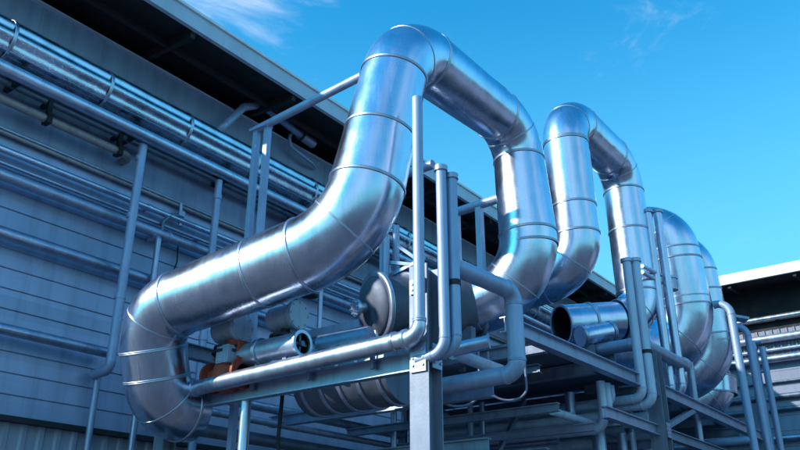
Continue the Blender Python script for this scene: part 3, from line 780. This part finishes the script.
# ------------------------------------------------------------------ valves under the sloping duct
def valve(label, disc, D, red, handle):
    """motor valve: drum actuator facing the yard, stem flange, cast body"""
    c = at(*disc, D); t = thing('motor_valve', label, 'valve', (c.x, c.y, 4.05), 'motor valves under the sloping duct')
    r = .18
    mb = MB(); sweep(mb, [c+uy*.42, c], r*.88, 32); dr = mb.build('actuator_drum', 'actuator', t)
    mb = MB(); sweep(mb, [c+uy*.05, c-uy*.03], r, 32); torus_band(mb, c+uy*.01, uy, r, .05, .012, 32)
    for k in range(8): 
        b_ = ring(c-uy*.03, uy, r*.86, 8)[k]; sweep(mb, [b_+uy*.01, b_-uy*.012], .012, 6)
    mb.build('cover_disc', 'actuator', dr)
    m = c+uy*.2
    mb = MB(); sweep(mb, [m-uz*r*.6, m-uz*.30], .06, 16); sweep(mb, [m-uz*.24, m-uz*.27], .2, 24); sweep(mb, [m-uz*.30, m-uz*.335], .22, 24)
    for k in range(8):
        b_ = ring(m-uz*.3, uz, .18, 8)[k]; sweep(mb, [b_-uz*.06, b_+uz*.06], .014, 6)
    mb.build('stem_flange', 'black', t)
    mb = MB(); mb.loops([ring(m-uz*z_, uz, r_, 24) for z_, r_ in ((.335, .08), (.40, .09), (.48, .17), (.60, .2), (.72, .17), (.8, .1))]); mb.cap(ring(m-uz*.8, uz, .1, 24), True)
    sweep(mb, [m-uz*.6+uy*.3, m-uz*.6-uy*.3], .11, 24)
    for s in (-1, 1): sweep(mb, [m-uz*.6+uy*.30*s, m-uz*.6+uy*.26*s], .2, 24)
    mb.build('valve_body', 'red' if red else 'galv', t)
    if handle:
        h = c+uz*(r+.07)-uy*.02+ux*.02
        mb = MB(); sweep(mb, [c+uz*r*.9+uy*.06, c+uz*(r+.08)+uy*.06], .025, 10)
        sweep(mb, [h+rt*.02, h+rt*.2], .03, 10); torus_band(mb, h+rt*.12, uz, .07, .03, .02, 20); mb.build('hand_lever', 'black', t)
    return t
valve('motor valve with a pale disc and rust red body, left of its twin', (242, 327), 10.1, True, False)
valve('motor valve with a pale disc and small black lever, nearer the open pipe end', (298, 315), 9.9, False, True)
# blue-grey junction box on the red valve
c = at(227, 355, 9.95)
jb = thing('junction_box', 'small pale box fixed beside the rust red valve body', 'box', c)
mb = MB(); mb.box(c, (.17, .21, .22)); b = mb.build('box_body', 'actuator', jb)
mb = MB(); mb.box(c-ux*.09, (.012, .18, .19)); mb.build('lid', 'paint', jb)
mb = MB(); mb.box(c+V((.16, -.02, .02)), (.07, .36, .30)); mb.box(c+V((.1, -.02, -.17)), (.24, .40, .05)); mb.box(c+V((.10, -.17, .0)), (.15, .05, .34)); sweep(mb, [c+V((.12, 0, .12)), c+V((.12, 0, .2))], .12, 20); sweep(mb, [c+V((.1, .15, 0)), c+V((.1, .25, 0))], .10, 20);
tag(mb.build('pump_casting', 'red', origin=c), 'rust red casting under the small pale box', 'casting')
# open ended pipe
a = at(230, 359, 10.15); b = PX(303, 345, a.x); b.z = a.z
op = thing('open_pipe', 'stubby pipe with a ragged black open end under the sloping duct', 'pipe', (a.x, b.y, 4.1))
mb = MB(); x = sweep(mb, [a, b], .148, 36, (True, False)); mb.build('pipe_shell', 'galv', op)
mb = MB(); sweep(mb, [b+uy*.01, b+uy*.45], .13, 36, (False, True)); mb.build('pipe_inside', 'inside', op)
mb = MB(); d = -uy; mb.loops([ring(b+uy*.03, d, .165, 36, x), ring(b, d, .165, 36, x), ring(b, d, .125, 36, x), ring(b+uy*.03, d, .125, 36, x)], smooth=False); mb.build('rim', 'pipe', op)
for f in (.03, .45):
    mb = MB(); torus_band(mb, a.lerp(b, f), uy, .148, .05, .03, 36); mb.build('flange_ring', 'band', op)
mb = MB(); mb.box(b+uy*.06, (.03, .02, .26)); mb.box(b+uy*.06, (.24, .02, .03)); sweep(mb, [b+uy*.12, b-uy*.0], .035, 12); mb.build('vane', 'dull', op)
for f in (.25, .8):
    c = a.lerp(b, f); mb = MB(); mb.box((c.x, c.y, (c.z-.14+ZL+.1)/2), (.1, .06, c.z-.14-ZL-.1)); mb.build('stand', 'beam', op)
c = at(372, 374, 9.7)
t = thing('dark_tank', 'dark banded tank slung below the front beam, left of the tall column', 'tank', (c.x, 6.0, c.z-.42))
mb = MB(); sweep(mb, [V((c.x, 5.55, c.z)), V((c.x, 7.0, c.z))], .42, 44); mb.build('tank_shell', 'dull', t)
for k in range(5):
    b = MB(); torus_band(b, V((c.x, 5.66+k*.3, c.z)), uy, .42, .05, .02, 44); b.build('tank_band', 'galv', t)
# big squat vessel behind the header, between open pipe and domed vessel
a = at(322, 352, 10.4); b = at(372, 343, 10.2)
small('lagged_pipe', 'lagged pipe lying behind the header between the open pipe and the vessel', [a, b], .22, mat='galv', n=32)
p, q = PX(306, 338, 9.3), PX(354, 323, 9.3)
tag((lambda mb: (mb.extrude(bprof(.1, .13), V((9.3, p.y+.6, (p.z+q.z)/2)), V((9.3, q.y-.4, (p.z+q.z)/2)), ux, uz), mb)[1])(MB()).build('cross_beam', 'galv', origin=p), 'level grey beam behind the open pipe end', 'beam')
# pipes seen through the gap, on the wall behind
small('wall_riser', 'thin pipe rising on the wall behind the motor valves', [PY(319, 330, 10.2), PY(323, 240, 10.2)], .05, mat='wallpipe')
# cable drooping below the beam
a = PX(282, 400, 7.2)
tag(pipe_mesh([a+uz*.3, a, a+V((.02, .05, -.5)), a+V((0, -.05, -1.1)), a+V((.05, .05, -1.6))], .025, R=.1, n=8, collars=False).build('cable', 'black', origin=a), 'black cable dangling below the front beam', 'cable')

# ------------------------------------------------------------------ sky, sun, camera
SUN_EL, SUN_AZ = math.radians(28.5), math.atan2(.50, -.72)     # azimuth measured from +x towards +y
w = bpy.data.worlds.new('World'); sc.world = w; w.use_nodes = True
nt = w.node_tree; L = nt.links.new
bg = nt.nodes['Background']
sky = N(nt, 'ShaderNodeTexSky', sky_type='NISHITA'); sky.sun_disc = False
sky.sun_elevation = SUN_EL; sky.sun_rotation = PI/2-SUN_AZ
sky.air_density = 1.0; sky.dust_density = .6; sky.ozone_density = 4.0
tc = N(nt, 'ShaderNodeTexCoord')
tint = N(nt, 'ShaderNodeMix', data_type='RGBA', blend_type='MULTIPLY'); tint.inputs[0].default_value = 1
tint.inputs[7].default_value = (.12, 1.10, 1.27, 1)
L(sky.outputs[0], tint.inputs[6])
# thin wind-drawn cloud; unseen banks behind the camera added for neutral fill light
mp = N(nt, 'ShaderNodeMapping'); mp.inputs['Scale'].default_value = (1.6, 3.6, 7.5); mp.inputs['Rotation'].default_value = (.35, .25, .6)
L(tc.outputs['Generated'], mp.inputs[0])
n1 = N(nt, 'ShaderNodeTexNoise', Scale=2.3, Detail=9.0, Roughness=.62, Distortion=.5); L(mp.outputs[0], n1.inputs[0])
tot = None
for (d_, r_, a_) in ((ray(655, 2), .145, .62), (ray(222, 5), .22, .72), (V((-.75, -.45, .35)), 1.0, .95), (V((.1, -.95, .3)), .85, .85), (V((-.9, .35, .5)), .5, .6)):
    d_ = d_.normalized()
    dt = N(nt, 'ShaderNodeVectorMath', operation='DISTANCE'); L(tc.outputs['Generated'], dt.inputs[0]); dt.inputs[1].default_value = d_
    mr = N(nt, 'ShaderNodeMapRange', interpolation_type='SMOOTHSTEP'); mr.inputs[1].default_value = 0; mr.inputs[2].default_value = r_; mr.inputs[3].default_value = a_; mr.inputs[4].default_value = 0
    L(dt.outputs['Value'], mr.inputs[0])
    if tot is None: tot = mr.outputs[0]
    else:
        ad = N(nt, 'ShaderNodeMath', operation='MAXIMUM'); L(tot, ad.inputs[0]); L(mr.outputs[0], ad.inputs[1]); tot = ad.outputs[0]
ad = N(nt, 'ShaderNodeMath', operation='MULTIPLY_ADD'); L(tot, ad.inputs[0]); ad.inputs[1].default_value = .42; L(n1.outputs[0], ad.inputs[2])
mul = N(nt, 'ShaderNodeMapRange', interpolation_type='SMOOTHSTEP'); mul.inputs[1].default_value = .66; mul.inputs[2].default_value = 1.22; mul.inputs[3].default_value = 0; mul.inputs[4].default_value = .95
L(ad.outputs[0], mul.inputs[0])
mix = N(nt, 'ShaderNodeMix', data_type='RGBA'); L(mul.outputs[0], mix.inputs[0]); sz = N(nt, 'ShaderNodeSeparateXYZ'); L(tc.outputs['Generated'], sz.inputs[0])
hz_ = N(nt, 'ShaderNodeMapRange', interpolation_type='SMOOTHSTEP'); hz_.inputs[1].default_value = .12; hz_.inputs[2].default_value = .68; hz_.inputs[3].default_value = .80; hz_.inputs[4].default_value = 0; L(sz.outputs[2], hz_.inputs[0])
pale = N(nt, 'ShaderNodeMix', data_type='RGBA'); L(hz_.outputs[0], pale.inputs[0]); L(tint.outputs[2], pale.inputs[6]); pale.inputs[7].default_value = (1.1, 3.15, 3.8, 1)
L(pale.outputs[2], mix.inputs[6])
mix.inputs[7].default_value = (4.7, 5.0, 5.7, 1)
L(mix.outputs[2], bg.inputs[0]); bg.inputs[1].default_value = .15

sd = bpy.data.lights.new('sun', 'SUN'); sd.energy = 3.2; sd.angle = math.radians(.53); sd.color = (1, .96, .9)
so = bpy.data.objects.new('sun', sd); COL.objects.link(so)
sv = V((math.cos(SUN_EL)*math.cos(SUN_AZ), math.cos(SUN_EL)*math.sin(SUN_AZ), math.sin(SUN_EL)))
so.rotation_euler = sv.to_track_quat('Z', 'Y').to_euler(); so.location = (0, 0, 30)

cd = bpy.data.cameras.new('camera'); cd.sensor_width = 36; cd.lens = 36*F/800; cd.clip_end = 2000; cd.clip_start = .05
co = bpy.data.objects.new('camera', cd); COL.objects.link(co); co.location = O
co.rotation_euler = (PI/2+PIT, 0, YAW-PI/2); sc.camera = co
vs_ = sc.view_settings
vs_.view_transform = 'Standard'; vs_.look = 'None'; vs_.gamma = 1; vs_.exposure = 0.8; vs_.use_curve_mapping = False
